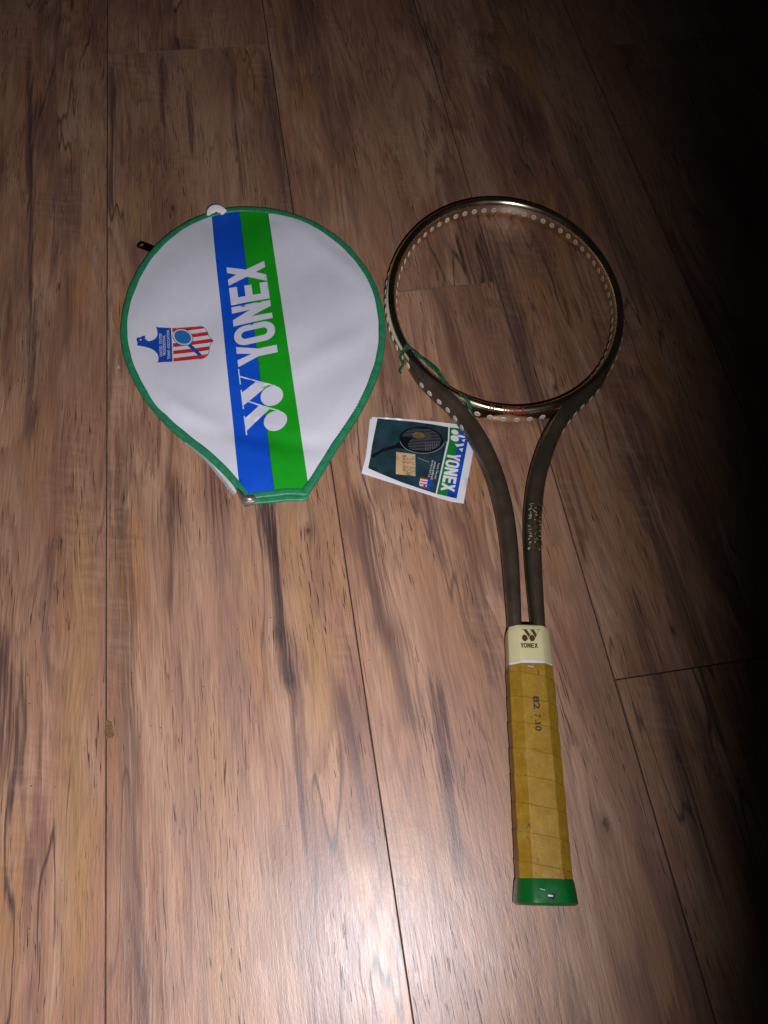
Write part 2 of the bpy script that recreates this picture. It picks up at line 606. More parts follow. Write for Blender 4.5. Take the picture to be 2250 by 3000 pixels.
M['butt'] = simple('green_rubber_cap', (.004, .105, .018), .30, var=.12, scale=70)
M['scuff_or_glint'] = simple('pale_scuff', (.42, .48, .42), .6)
M['dent'] = simple('black_scrape', (.012, .012, .018), .4)
M['card'] = simple('white_card', (.70, .68, .69), .42, var=.03)
M['photo'] = simple('dark_teal_print', (.016, .040, .048), .30, var=.35, scale=45)
M['photo_black'] = simple('photo_black', (.006, .007, .010), .3)
M['photo_grey'] = simple('photo_grey', (.24, .24, .26), .35)
M['photo_ball'] = simple('photo_ball_ochre', (.150, .100, .025), .4, var=.35, scale=120)
M['photo_shade'] = simple('photo_dull_brown', (.050, .044, .040), .35)
M['card_green'] = simple('card_green', (.010, .175, .028), .32)
M['card_blue'] = simple('card_blue', (.012, .065, .380), .32)
M['sticker'] = simple('buff_sticker', (.52, .36, .18), .6, var=.08)
M['ink_grey'] = simple('price_ink', (.14, .085, .065), .6, var=.3, scale=800)
M['ink_redpen'] = simple('red_pen_ink', (.36, .09, .05), .6)
M['ribbon'] = simple('green_satin_cord', (.003, .095, .034), .36, var=.5, scale=900, bump=.9, bscale=2400, bdist=.0006)
M['crumb'] = simple('pale_crumb', (.36, .25, .21), .8)


# ================================================================== floor
def build_floor():
    fl = mesh('floor', [(-1.2, -1.2, -.009), (1.8, -1.2, -.009), (1.8, 2.4, -.009), (-1.2, 2.4, -.009)], [(0, 1, 2, 3)], M['under'], None, False)
    tag(fl, 'brown wood-look laminate plank floor', None, None, 'structure')
    wdt, L = .1965, 1.215
    g, ch, dep = .00012, .00055, .0007
    first = {-3: .30, -2: -.22, -1: -.075, 0: .974, 1: .5532, 2: .133, 3: -.29, 4: .35, 5: -.10}

    def plank_mesh(w, l, notch=None):
        bm = bmesh.new()
        hw, hl = w / 2 - g, l / 2 - g
        out = [(-hw, -hl), (hw, -hl), (hw, hl), (-hw, hl)]
        if notch is not None:
            out = [(-hw, -hl), (hw, -hl), (hw, hl), (-hw, hl)] + notch
        P = np.array(out)
        I = np.array([(-hw + ch, -hl + ch), (hw - ch, -hl + ch), (hw - ch, hl - ch), (-hw + ch, hl - ch)])
        if notch is not None:
            I = np.vstack([I, np.array(notch) + np.array([(ch, .0)] + [(.0002, 0)] * (len(notch) - 2) + [(ch, .0)])])
        top = [bm.verts.new((*p, 0)) for p in I]
        mid = [bm.verts.new((*p, -dep)) for p in P]
        bot = [bm.verts.new((*p, -.008)) for p in P]
        n = len(P)
        f = bm.faces.new(top)
        f.material_index = 0
        for a, b in ((top, mid), (mid, bot)):
            for i in range(n):
                q = bm.faces.new((a[i], b[i], b[(i + 1) % n], a[(i + 1) % n]))
                q.material_index = 1
        bmesh.ops.triangulate(bm, faces=[f])
        bmesh.ops.recalc_face_normals(bm, faces=bm.faces)
        me = bpy.data.meshes.new('plank')
        bm.to_mesh(me)
        bm.free()
        me.materials.append(M['wood'])
        me.materials.append(M['groove'])
        return me

    std = plank_mesh(wdt, L)
    for c in range(-3, 6):
        xc = -.1685 + wdt * (c + .5)
        y = first[c]
        while y - L > -.9: y -= L
        while y - L < 2.0:
            yc = y - L / 2
            me = std
            if c == 0 and abs(y - .974) < .01:
                loc = [(-.1692, .1612), (-.1669, .1602), (-.1655, .1597), (-.1645, .1590), (-.1641, .1565), (-.1636, .1547), (-.1634, .1520), (-.1627, .1494), (-.1633, .1479), (-.1643, .1470), (-.1668, .1471), (-.1692, .1466)]
                nt = [(px - xc, py - yc) for px, py in loc]
                nt[0] = (-wdt / 2 + g, nt[0][1]); nt[-1] = (-wdt / 2 + g, nt[-1][1])
                me = plank_mesh(wdt, L, nt)
            o = bpy.data.objects.new('plank', me)
            COL.objects.link(o)
            o.parent = fl
            o.location = (xc, yc, 0)
            if me is not std:
                V = [(px, py, -.0006 - .0003 * math.sin(k * 2.3)) for k, (px, py) in enumerate(loc)]
                V = [(v[0] - xc + (.0012 if k not in (0, 11) else 0), v[1] - yc, v[2]) for k, v in enumerate(V)]
                ctr = (-.1662 - xc, .1535 - yc, -.0003)
                V.append(ctr)
                q = mesh('chipped_core', V, [(k, 12, (k + 1) % 12) for k in range(12)], M['core'], o, False)
                q['label'] = 'olive brown fibreboard core bared by a chipped plank edge'
            y += L
    return fl


build_floor()


# ================================================================== letters (units of cap height)
def rounded(x0, x1, y0, y1, r, n=8):
    P = []
    for cx, cy, a0 in ((x1 - r, y1 - r, 0), (x0 + r, y1 - r, 90), (x0 + r, y0 + r, 180), (x1 - r, y0 + r, 270)):
        for k in range(n + 1):
            a = math.radians(a0 + 90 * k / n)
            P.append((cx + r * math.cos(a), cy + r * math.sin(a)))
    return P


WORD = [
    [[(-.16, 1), (.04, 1), (.14, .64), (.245, 1), (.45, 1), (.25, .46), (.25, 0), (.03, 0), (.03, .47)]],
    [rounded(.445, 1.07, -.015, 1.015, .29), rounded(.635, .880, .175, .835, .115)],
    [[(1.127, 0), (1.127, 1), (1.335, 1), (1.56, .54), (1.56, 1), (1.765, 1), (1.77, 0), (1.565, 0), (1.33, .525), (1.315, 0)]],
    [[(1.835, 0), (1.835, 1), (2.40, 1), (2.40, .797), (2.05, .797), (2.05, .605), (2.40, .605), (2.40, .42), (2.05, .42), (2.05, .205), (2.43, .205), (2.43, 0)]],
    [[(2.475, 1), (2.67, 1), (2.80, .77), (2.895, 1), (3.085, 1), (2.925, .51), (3.16, 0), (2.946, 0), (2.81, .262), (2.685, 0), (2.467, 0), (2.685, .505)]],
]
EMBLEM = [
    [[(-.218, .99), (-.218, 1.015), (-.66, 1.015), (-.66, .99)]],
    [[(-.82, .985), (-.82, 1.015), (-1.356, 1.015), (-1.356, .985)]],
    [[(-1.56, .985), (-1.56, 1.015), (-2.094, 1.015), (-2.094, .985)]],
    [[(-.897, .99), (-.68, .631), (-.84, .332), (-1.26, .99)]],
    [[(-1.63, .99), (-1.348, .622), (-1.495, .37), (-1.977, .99)]],
    [bar2d((-.438, .99), (-.915, .175), .034)],
    [bar2d((-1.10, .99), (-1.628, .165), .034)],
    [circle(-1.165, .292, .272, 40)],
    [circle(-1.880, .288, .278, 40)],
]


def mapped(items, origin, e1, e2, shear=0.0):
    o, a, b = np.array(origin), np.array(e1), np.array(e2)
    out = []
    for loops in items:
        r = []
        for L in loops:
            L = np.array(L, float)
            r.append(o + np.outer(L[:, 0] + shear * L[:, 1], a) + np.outer(L[:, 1], b))
        out.append(r)
    return out


def text_items(s, size=1.0, bold=0.0):
    """loops of a line of lettering in the built-in typeface, baseline origin"""
    cu = bpy.data.curves.new('lettering', 'FONT')
    cu.body = s
    cu.size = size
    cu.resolution_u = 3
    cu.fill_mode = 'FRONT'
    cu.offset = bold
    o = bpy.data.objects.new('lettering', cu)
    COL.objects.link(o)
    bpy.context.view_layer.update()
    me = o.evaluated_get(bpy.context.evaluated_depsgraph_get()).to_mesh()
    V = np.array([v.co[:2] for v in me.vertices])
    F = [tuple(p.vertices) for p in me.polygons]
    o.evaluated_get(bpy.context.evaluated_depsgraph_get()).to_mesh_clear()
    bpy.data.objects.remove(o)
    bpy.data.curves.remove(cu)
    return V, F


def text_decal(name, s, a, b, height, zf, mat, parent, lift, flip=1, bold=0.0):
    """line of text running from a to b, letter height given"""
    V, F = text_items(s, 1.0, bold)
    lo, hi = V.min(0), V.max(0)
    a, b = np.array(a, float), np.array(b, float)
    t = b - a
    n = np.array([-t[1], t[0]]) / np.linalg.norm(t) * flip
    u = (V[:, 0] - lo[0]) / (hi[0] - lo[0])
    v = (V[:, 1] - lo[1]) / (hi[1] - lo[1])
    P = a + np.outer(u, t) + np.outer(v, n * height)
    return mesh(name, np.c_[P, zf(P) + lift], F, mat, parent, False)


# ================================================================== racket cover
OUT = np.array([[-279,6883],[-149,6872],[34,6823],[214,6745],[355,6670],[526,6531],[657,6386],[766,6233],[854,6071],[921,5903],[983,5714],[1015,5509],[1030,5322],[1019,5120],[989,4924],[942,4736],[886,4575],[811,4419],[730,4268],[643,4121],[541,3979],[444,3858],[349,3740],[261,3604],[184,3488],[120,3408],[67,3344],[27,3290],[-137,3322],[-289,3322],[-397,3322],[-500,3322],[-576,3460],[-644,3590],[-715,3686],[-800,3800],[-888,3900],[-977,3985],[-1066,4086],[-1155,4208],[-1246,4340],[-1321,4478],[-1398,4637],[-1460,4805],[-1507,4964],[-1538,5131],[-1548,5304],[-1542,5478],[-1518,5654],[-1474,5831],[-1418,6006],[-1348,6168],[-1267,6315],[-1175,6443],[-1064,6564],[-936,6674],[-803,6761],[-665,6823],[-521,6865],[-372,6886]]) * 1e-4
CO = np.array([-.027, .505])     # base point of the cover


def build_cover():
    root = empty('racket_cover', (CO[0], CO[1], 0))
    tag(root, 'white racket cover with blue and green stripe lying flat on the plank floor', 'racket cover')
    P = OUT - CO
    # keep the two mouth corners, smooth the rest
    k1, k2 = 27, 31
    body = np.vstack([P[k2:], P[:k1 + 1]])
    for _ in range(2):
        s = body.copy()
        s[1:-1] = .25 * body[:-2] + .5 * body[1:-1] + .25 * body[2:]
        body = s
    bodyc = resample(catmull(body, 6), .004)
    mouth = resample(np.vstack([P[k1:k2 + 1]]), .004)
    loop = np.vstack([bodyc[:-1], mouth[:-1]])       # clockwise
    inner = inset_loop(loop, .0052)
    edge_loop = loop

    def wr(Q):
        x, y = Q[:, 0], Q[:, 1]
        return 3.1 * (.00050 * np.sin(38 * x + 21 * y + .6) + .00045 * np.sin(-26 * x + 47 * y + 2.1)
                + .0011 * np.exp(-(((x - .075) * .8 + (y - .125) * .6) / .012) ** 2) * np.exp(-((x - .06) / .06) ** 2)
                - .0009 * np.exp(-(((x - .055) * .7 + (y - .150) * .7) / .012) ** 2) * np.exp(-((x - .05) / .06) ** 2)
                + .0009 * np.exp(-(((x - .06) * .45 - (y + .03) * .9) / .014) ** 2) * np.exp(-((x - .07) / .05) ** 2)
                + .0010 * np.exp(-(((x + .06) * .6 + (y + .085) * .8) / .011) ** 2) * np.exp(-((x + .05) / .05) ** 2)
                - .0008 * np.exp(-(((x - .02) * .3 + (y + .12) * .95) / .010) ** 2))

    def zf(Q):
        Q = np.asarray(Q)
        d = np.where(inside(Q, [edge_loop]), loop_dist(Q, edge_loop), 0)
        return .0046 + .0022 * (1 - np.exp(-d / .016)) + wr(Q) * np.clip(d / .02, 0, 1)

    # back panel + back binding, just off the floor
    bl = inset_loop(loop, .001)
    V, F = sheet2d([bl], .02)
    bp = mesh('back_panel', np.c_[V, np.full(len(V), .0008)], F, M['vinyl_white'], root)
    bp['label'] = 'plain back panel against the floor'
    decal('front_panel', [inset_loop(loop, .003)], zf, M['vinyl_white'], root, .004)

    # the two bands of the stripe
    SL = [np.array(p) * 1e-4 - CO for p in ((-586, 6714), (-539, 3519))]
    SM = [np.array(p) * 1e-4 - CO for p in ((-291, 6790), (-241, 3371))]
    SR = [np.array(p) * 1e-4 - CO for p in ((10, 6732), (56, 3400))]
    base = inset_loop(loop, .0035)
    blue = clip_half(clip_half(base, SL[0], SL[1]), SM[1], SM[0])
    green = clip_half(clip_half(base, SM[0], SM[1]), SR[1], SR[0])
    o = decal('stripe', [blue], zf, M['vinyl_blue'], root, .004, .00025)
    o['label'] = 'blue half of the printed stripe'
    o = decal('stripe', [green], zf, M['vinyl_green'], root, .004, .00025)
    o['label'] = 'green half of the printed stripe'
    seam = SM[0] + (SM[1] - SM[0]) * .015
    decal('stripe_line', [bar2d(seam, SM[1], .0005)], zf, M['stitch'], root, .003, .0005)

    # big word and emblem
    b0 = np.array([-.006816, .48341]) - CO
    u, v, cap = np.array([-.02023, .9998]), np.array([-.9998, -.02023]), .038516
    for nm, it in zip('YONEX', mapped(WORD, b0, u * cap, v * cap, -.082)):
        decal('letter', it, zf, M['letter_white'], root, .004, .00075)
    multi_decal('emblem', mapped(EMBLEM, b0, u * cap, v * cap, -.082), zf, M['letter_white'], root, .004, .00075)

    # crest
    CB = np.array([[-1205,5347],[-1185,5337],[-1063,5317],[-1061,4893],[-1200,4900],[-1192,4928],[-1190,4968],[-1200,5010],[-1224,5050],[-1262,5084],[-1306,5106],[-1388,5134],[-1382,5162],[-1391,5196],[-1388,5221],[-1377,5229],[-1355,5227],[-1332,5245],[-1300,5244],[-1311,5236],[-1309,5215],[-1314,5200],[-1296,5202],[-1300,5190],[-1276,5174],[-1240,5183],[-1211,5206],[-1197,5233],[-1192,5270],[-1198,5318]]) * 1e-4 - CO
    CS = np.array([[-1053,5315],[-790,5302],[-758,5291],[-734,5261],[-717,5216],[-707,5164],[-689,5128],[-666,5096],[-693,5062],[-707,5023],[-714,4966],[-726,4927],[-760,4896],[-818,4884],[-1052,4893]]) * 1e-4 - CO
    cr = decal('crest', [CB], zf, M['crest_blue'], root, .004, .0003)
    cr['label'] = 'printed crest with an eagle head, shield and small racket'
    y0, y1 = .4893 - CO[1], .5315 - CO[1]
    for k in range(0, 9, 2):
        a, b = y1 - (y1 - y0) * k / 9, y1 - (y1 - y0) * (k + 1) / 9
        st = clip_half(CS[::-1], (-.2, b - .0002), (.2, b + .0002))
        st = clip_half(st, (.2, a + .0002), (-.2, a - .0002))
        if len(st) > 2:
            decal('crest_stripe', [st], zf, M['crest_red'], cr, .004, .0003)
    edge = []
    Q = CS[1:14]
    for p, q in zip(Q[:-1], Q[1:]):
        edge.append([bar2d(p, q, .0005)])
    multi_decal('crest_outline', edge, zf, M['crest_blue'], cr, 0, .00035)
    rc = np.array([-.0956, .5189]) - CO
    ang = math.atan2(.5107 - .5263, -.0903 + .1009)
    h0 = np.array([-.0901, .5090]) - CO
    h1 = np.array([-.0799, .4932]) - CO
    multi_decal('crest_racket', [[circle(*rc, .0114, 40, .0088, ang)], [bar2d(h0, h1, .0034)]], zf, M['crest_blue'], cr, .004, .0004)
    multi_decal('crest_racket_rim', [[circle(*rc, .0109, 40, .0083, ang)], [bar2d(rc + (h0 - rc) * .80, h0, .0028)]], zf, M['crest_white'], cr, .004, .0005)
    decal('crest_racket_face', [circle(*rc, .0096, 40, .0070, ang)], zf, M['crest_sky'], cr, .004, .0006)
    decal('crest_eye', [circle(-.1352 - CO[0], .5196 - CO[1], .0009, 12)], zf, M['crest_white'], cr, 0, .0005)
    for s, p, q in (('UNITED  STATES', (-1153, 4970), (-1153, 5255)), ('PROFESSIONAL', (-1121, 4983), (-1121, 5233)), ('TENNIS  ASSOCIATION', (-1080, 4925), (-1080, 5290))):
        text_decal('crest_lettering', s, np.array(p) * 1e-4 - CO, np.array(q) * 1e-4 - CO, .0026, zf, M['crest_white'], cr, .0006, 1, .01)

    # binding all round the front, running down over the edge
    bc = inset_loop(loop, .0031)
    n = len(bc)
    zz = .0044 + .0003 * np.sin(np.arange(n) * .37) * 0
    path = np.c_[bc, zz]
    S = superell(.0034, .0019, 3.0, 20)
    nb = len(bodyc) - 1

    def sec(i):
        w = 1 + .05 * math.sin(i * .9) + .04 * math.sin(i * .37)
        return S * np.array([w, 1 + .08 * math.sin(i * .53)])
    V, F = sweep(path, sec, True)
    mesh('binding', V, F, M['binding'], root)
    # lower binding on the back panel
    lc = inset_loop(loop, .0026)
    lc2 = lc.copy()
    for i in range(n):
        if i >= nb:
            f = (i - nb) / max(1, n - nb)
            lc2[i, 1] -= .0030 + .0022 * max(0, math.sin(f * 2.6))* (1 - f)
    V, F = sweep(np.c_[lc2, np.full(n, .0017)], lambda i: superell(.0030, .00155, 3, 16), True)
    o = mesh('binding', V, F, M['binding'], root)
    o['label'] = 'binding of the back panel, seen past the front one at the mouth'
    # gusset between the two
    gl = inset_loop(loop, .0020)
    V = [(*p, .0012) for p in gl] + [(*p, .0046) for p in gl]
    mesh('gusset', V, [(i, (i + 1) % n, n + (i + 1) % n, n + i) for i in range(n)], M['binding'], root)
    # stitching just inside the inner edge of the binding
    il = resample(inset_loop(loop, .0057), .0034, True)
    V, F = [], []
    for i in range(0, len(il)):
        a = il[i]
        b = il[(i + 1) % len(il)]
        if np.linalg.norm(b - a) > .006: continue
        q = bar2d(a + (b - a) * .12, a + (b - a) * .70, .00045)
        z = .0061
        k = len(V)
        V += [(*p, z) for p in q] + [(*p, z - .0012) for p in q]
        F += [(k, k + 1, k + 2, k + 3), (k, k + 4, k + 5, k + 1), (k + 1, k + 5, k + 6, k + 2), (k + 2, k + 6, k + 7, k + 3), (k + 3, k + 7, k + 4, k)]
    mesh('stitching', V, F, M['stitch'], root, False, 'stuff')

    # zip: tape and teeth showing beyond the binding at the lower left
    zp = np.array([[-985, 3992], [-950, 3960], [-885, 3884], [-816, 3795], [-764, 3716], [-730, 3652], [-690, 3578], [-661, 3528], [-625, 3462], [-590, 3412]]) * 1e-4 - CO
    zc = resample(catmull(zp, 8), .0015)
    tn = np.gradient(zc, axis=0)
    tn /= np.linalg.norm(tn, axis=1)[:, None]
    nn = np.stack([-tn[:, 1], tn[:, 0]], 1)
    V, F = [], []
    for i in range(len(zc)):
        V += [(*(zc[i] + nn[i] * .0008), .0020), (*(zc[i] + nn[i] * .0080), .0036)]
        if i: F.append((2 * i - 2, 2 * i - 1, 2 * i + 1, 2 * i))
    zt = mesh('zip_tape', V, F, M['zip_tape'], root)
    bm = bmesh.new()
    for i in range(len(zc)):
        mt = Matrix.Translation((*(zc[i] - nn[i] * .0002), .0024)) @ Matrix.Rotation(math.atan2(nn[i][1], nn[i][0]), 4, 'Z') @ Matrix.Diagonal((.0024, .0008, .0014, 1))
        bmesh.ops.create_cube(bm, size=1, matrix=mt)
    bm_mesh('zip_teeth', bm, M['zip_metal'], zt, False, 'stuff')
    # slider and its pull tab poking out at the upper left
    a, b = np.array([-.1352, .6490]) - CO, np.array([-.1215, .6400]) - CO
    t = (b - a) / np.linalg.norm(b - a)
    nrm = np.array([-t[1], t[0]])
    L = np.linalg.norm(b - a)
    def loc2(u, v): return a + t * u + nrm * v
    outer = [loc2(u, v) for u, v in rounded(-.0010, L + .002, -.0045, .0045, .0022, 5)]
    hole = [loc2(u, v) for u, v in rounded(.0012, .0052, -.0023, .0023, .0014, 5)]
    V2, F2 = sheet2d([outer, hole], 0)
    nv = len(V2)
    V = np.vstack([np.c_[V2, np.full(nv, .0034)], np.c_[V2, np.full(nv, .0024)]])
    bm = bmesh.new()
    vs = [bm.verts.new(v) for v in V]
    for f in F2:
        bm.faces.new([vs[i] for i in f])
        bm.faces.new([vs[i + nv] for i in f][::-1])
    bm.verts.index_update()
    be = [(e.verts[0].index, e.verts[1].index) for e in bm.edges if e.is_boundary]
    for i, j in be:
        if i < nv and j < nv:
            bm.faces.new((vs[i], vs[j], vs[j + nv], vs[i + nv]))
    zs = bm_mesh('zip_pull', bm, M['pull_metal'], root)
    zs['label'] = 'dark metal pull tab with a hole'
    bm = bmesh.new()
    bmesh.ops.create_cube(bm, size=1, matrix=Matrix.Translation((*(b + t * .004), .0025)) @ Matrix.Rotation(math.atan2(t[1], t[0]), 4, 'Z') @ Matrix.Diagonal((.010, .008, .0034, 1)))
    bmesh.ops.bevel(bm, geom=bm.edges[:], offset=.0009, segments=2, affect='EDGES')
    bm_mesh('zip_slider', bm, M['pull_metal'], root)

    # metal clip folded round the lower left corner
    CL = np.array([[-576, 3446], [-548, 3452], [-496, 3392], [-490, 3366], [-417, 3362], [-394, 3330], [-396, 3296], [-512, 3276], [-530, 3312]]) * 1e-4 - CO
    bm = bmesh.new()
    lo = [bm.verts.new((*p, .0008)) for p in CL]
    hi = [bm.verts.new((*p, .0069)) for p in CL]
    k = len(CL)
    bm.faces.new(hi)
    bm.faces.new(lo[::-1])
    for i in range(k):
        bm.faces.new((lo[i], lo[(i + 1) % k], hi[(i + 1) % k], hi[i]))
    bmesh.ops.recalc_face_normals(bm, faces=bm.faces)
    bmesh.ops.bevel(bm, geom=[e for e in bm.edges if e.verts[0].co.z > .006 and e.verts[1].co.z > .006], offset=.0012, segments=4, affect='EDGES')
    cl = bm_mesh('corner_clip', bm, M['clip_metal'], root, True)
    cl['label'] = 'bent metal clip on the corner of the mouth'

    # small white strap loop at the top
    lp = np.array([[-598, 6785], [-595, 6814], [-575, 6840], [-545, 6851], [-512, 6848], [-480, 6830], [-450, 6802]]) * 1e-4 - CO
    lc = resample(catmull(lp, 8), .0015)
    hz = np.linspace(0, 1, len(lc))
    path = np.c_[lc, .0052 + .0035 * np.sin(hz * math.pi)]
    rot = math.radians(-24)
    R2 = np.array([[math.cos(rot), -math.sin(rot)], [math.sin(rot), math.cos(rot)]])
    S2 = superell(.0040, .0006, 4, 12) @ R2.T
    V, F = sweep(path, lambda i: S2)
    mesh('strap_loop', V, F, M['strap'], root)
    return root


build_cover()

# ================================================================== racket (local y runs from butt to tip)
TH, B0 = .1771, np.array([.12653, -.01305])
RY, RA, RB, HA, HB = .5363, .1125, .1355, .0056, .0107      # hoop centre, half width, half height, tube half thickness
zmid = lambda y: .0178 - .0071 * np.asarray(y) / .677


def to_world(p):
    c, s = math.cos(-TH), math.sin(-TH)
    p = np.atleast_2d(np.asarray(p, float))
    return np.c_[B0[0] + p[:, 0] * c - p[:, 1] * s, B0[1] + p[:, 0] * s + p[:, 1] * c, p[:, 2]]


def build_racket():
    root = empty('tennis_racket', (B0[0], B0[1], 0), -TH)
    tag(root, 'unstrung tennis racket with bronze metal hoop, dark split shaft and amber taped grip', 'racket')
    # ---- hoop
    nt = 320
    t = np.linspace(0, 2 * math.pi, nt, endpoint=False)
    hx, hy = RA * np.cos(t), RY + RB * np.sin(t)
    path = np.c_[hx, hy, zmid(hy) * 0 + HB + (zmid(hy) - zmid(.677))]
    S = superell(HA, HB, 2.1, 40)
    V, F = sweep(path, lambda i: S, True)
    hoop = mesh('hoop', V, F, M['hoop'], root)

    def hoop_z(P):
        th = np.arctan2((P[:, 1] - RY) / RB, P[:, 0] / RA)
        cx, cy = RA * np.cos(th), RY + RB * np.sin(th)
        nx, ny = np.cos(th) * RB, np.sin(th) * RA
        l = np.hypot(nx, ny)
        d = ((P[:, 0] - cx) * nx + (P[:, 1] - cy) * ny) / l
        q = np.clip(1 - np.abs(d / HA) ** 2.1, 0, 1) ** (1 / 2.1)
        return HB + (zmid(cy) - zmid(.677)) + HB * q

    # lettering on the bridge, following its curve
    c6 = .0056
    items = [[np.array(L) for L in loops] for loops in (mapped(WORD, (-.0095, 0), (.0063, 0), (0, c6)) + mapped(EMBLEM, (-.0143, 0), (.0036, 0), (0, c6)))]
    bent = []
    for loops in items:
        r = []
        for L in loops:
            x = L[:, 0]
            yb = RY - RB * np.sqrt(1 - (x / RA) ** 2) - .0045
            r.append(np.c_[x, yb + L[:, 1]])
        bent.append(r)
    o = multi_decal('hoop_lettering', bent, hoop_z, M['hoop_red'], hoop, .0010, .0003)
    o['label'] = 'dark red lettering on the bridge of the hoop'

    # ---- shafts
    C = np.array([(.2, 9.3), (205, 9.3), (245, 9.3), (276, 10.2), (305, 13.0), (334, 18.4), (360, 26.8), (380, 35.4), (397, 45.2), (411, 56.0), (424, 69.0), (438, 81.8), (450, 90.0), (461, 96.2)])
    C[0] = (185, 9.4)
    cen = resample(catmull(C[:, ::-1], 8) * 1e-3, .004)
    yy = cen[:, 1]
    wa = np.interp(yy, [.185, .20, .25, .30, .36, .40, .425, .44, .461], [.0050, .0054, .0066, .0075, .0077, .0069, .0060, .0046, .0016])
    hb = np.interp(yy, [.185, .20, .26, .34, .40, .43, .461], [.0080, .0085, .0098, .0106, .0112, .0108, .0086])
    zc = np.array([float(zmid(q)) for q in yy])
    shafts = []
    for s in (-1, 1):
        p = np.c_[cen[:, 0] * s, yy, zc]
        V, F = sweep(p, lambda i: superell(wa[i], hb[i], 2.7, 32))
        sh = mesh('shaft', V, F, M['shaft'], root)
        sh['label'] = ('shaft with worn gold lettering' if s > 0 else 'plain shaft over the hang tag')
        shafts.append(sh)

    def shaft_z(P):
        cx = np.interp(P[:, 1], yy, cen[:, 0])
        a = np.interp(P[:, 1], yy, wa)
        b = np.interp(P[:, 1], yy, hb)
        z = np.interp(P[:, 1], yy, zc)
        q = np.clip(1 - np.abs((P[:, 0] - cx) / a) ** 2.7, 0, 1) ** (1 / 2.7)
        return z + b * q

    # worn foil patch with black letters on one shaft
    sx = lambda y: float(np.interp(y, yy, cen[:, 0]))
    V, F = text_items('OPS SHAFT', 1.0, .015)
    lo, hi = V.min(0), V.max(0)
    u = (V[:, 0] - lo[0]) / (hi[0] - lo[0])
    v = (V[:, 1] - lo[1]) / (hi[1] - lo[1])
    ty = .3010 - u * .0350
    P = np.c_[np.interp(ty, yy, cen[:, 0]) + .0012 + v * .0040, ty]
    o = mesh('shaft_lettering', np.c_[P, shaft_z(P) + .00045], F, M['ink_black'], shafts[1], False)
    o['label'] = 'black lettering down the shaft'
    fp = []
    for q in np.linspace(.3045, .2615, 30): fp.append((sx(q) - .0006, q))
    for q in np.linspace(.2615, .3045, 30): fp.append((sx(q) + .0058 + .0004 * math.sin(q * 3000), q))
    decal('foil_patch', [fp], shaft_z, M['foil'], shafts[1], .002, .00022)
    rg = random.Random(11)
    flakes = []
    def poly_flake(x, y, w, h, k=7):
        return [[(x + w * (.6 + .5 * rg.random()) * math.cos(2 * math.pi * i / k), y + h * (.6 + .5 * rg.random()) * math.sin(2 * math.pi * i / k)) for i in range(k)]]
    for i in range(44):
        y = .3030 - .040 * rg.random()
        x = sx(y) + rg.choice((-.0046, -.0040, -.0034, .0004, .0050)) + rg.uniform(-.0006, .0006)
        flakes.append(poly_flake(x, y, rg.uniform(.0004, .0014), rg.uniform(.00025, .0007)))
    y = .2612
    flakes += [[bar2d((sx(y) - .0052, y + .0002), (sx(y) + .0042, y - .0001), .0007)], poly_flake(sx(y) - .0046, y + .0012, .0011, .0011),
               [bar2d((sx(.303) - .0052, .3032), (sx(.303) - .0018, .3034), .0005)], [bar2d((sx(.2985) - .0053, .2985), (sx(.2985) - .0028, .2990), .0006)],
               [bar2d((sx(.297) - .0018, .2975), (sx(.297) + .0012, .2945), .0007)], [bar2d((sx(.296) - .0036, .2950), (sx(.29) - .0030, .2905), .0007)],
               [bar2d((sx(.279) - .0050, .2795), (sx(.279) - .0026, .2792), .0006)], [bar2d((sx(.2685) + .0014, .2712), (sx(.2685) + .0050, .2700), .0004)]]
    o = multi_decal('foil_remnants', flakes, shaft_z, M['gold'], shafts[1], 0, .0005, 'stuff')
    o['label'] = 'worn gold foil remnants on the shaft'

    # ---- grommets through the hoop wall
    def grommet_mesh():
        bm = bmesh.new()
        prof = [(0.0, .0004), (.0010, .0004), (.0013, .0006), (.0024, .0008), (.0031, .0004), (.0032, -.0016)]
        n = 14
        for s in (1, -1):
            rings = []
            for r, h in prof[1:]:
                rings.append([bm.verts.new((s * (HA + h - .0002), r * math.cos(2 * math.pi * k / n), r * math.sin(2 * math.pi * k / n))) for k in range(n)])
            bm.faces.new(rings[0]).material_index = 1
            for A, B in zip(rings[:-1], rings[1:]):
                for k in range(n): bm.faces.new((A[k], B[k], B[(k + 1) % n], A[(k + 1) % n]))
        bmesh.ops.recalc_face_normals(bm, faces=bm.faces)
        me = bpy.data.meshes.new('grommet')
        bm.to_mesh(me)
        bm.free()
        me.polygons.foreach_set('use_smooth', [True] * len(me.polygons))
        me.materials.append(M['grommet'])
        me.materials.append(M['grommet_hole'])
        return me
    gm = grommet_mesh()
    fine = np.linspace(0, 2 * math.pi, 4001)
    fx, fy = RA * np.cos(fine), RB * np.sin(fine)
    arc = np.r_[0, np.cumsum(np.hypot(np.diff(fx), np.diff(fy)))]
    ng = 68
    for k in range(ng):
        a = np.interp((k + .35) / ng * arc[-1], arc, fine)
        x, y = RA * math.cos(a), RB * math.sin(a)
        if RY + y < .436 and abs(x) > .036: continue      # covered by the shafts there
        o = bpy.data.objects.new('grommet', gm)
        COL.objects.link(o)
        o.parent = hoop
        zc_ = HB + float(zmid(RY + y) - zmid(.677))
        o.location = (x, RY + y, zc_)
        o.rotation_euler = (0, 0, math.atan2(RA * math.sin(a), RB * math.cos(a)))
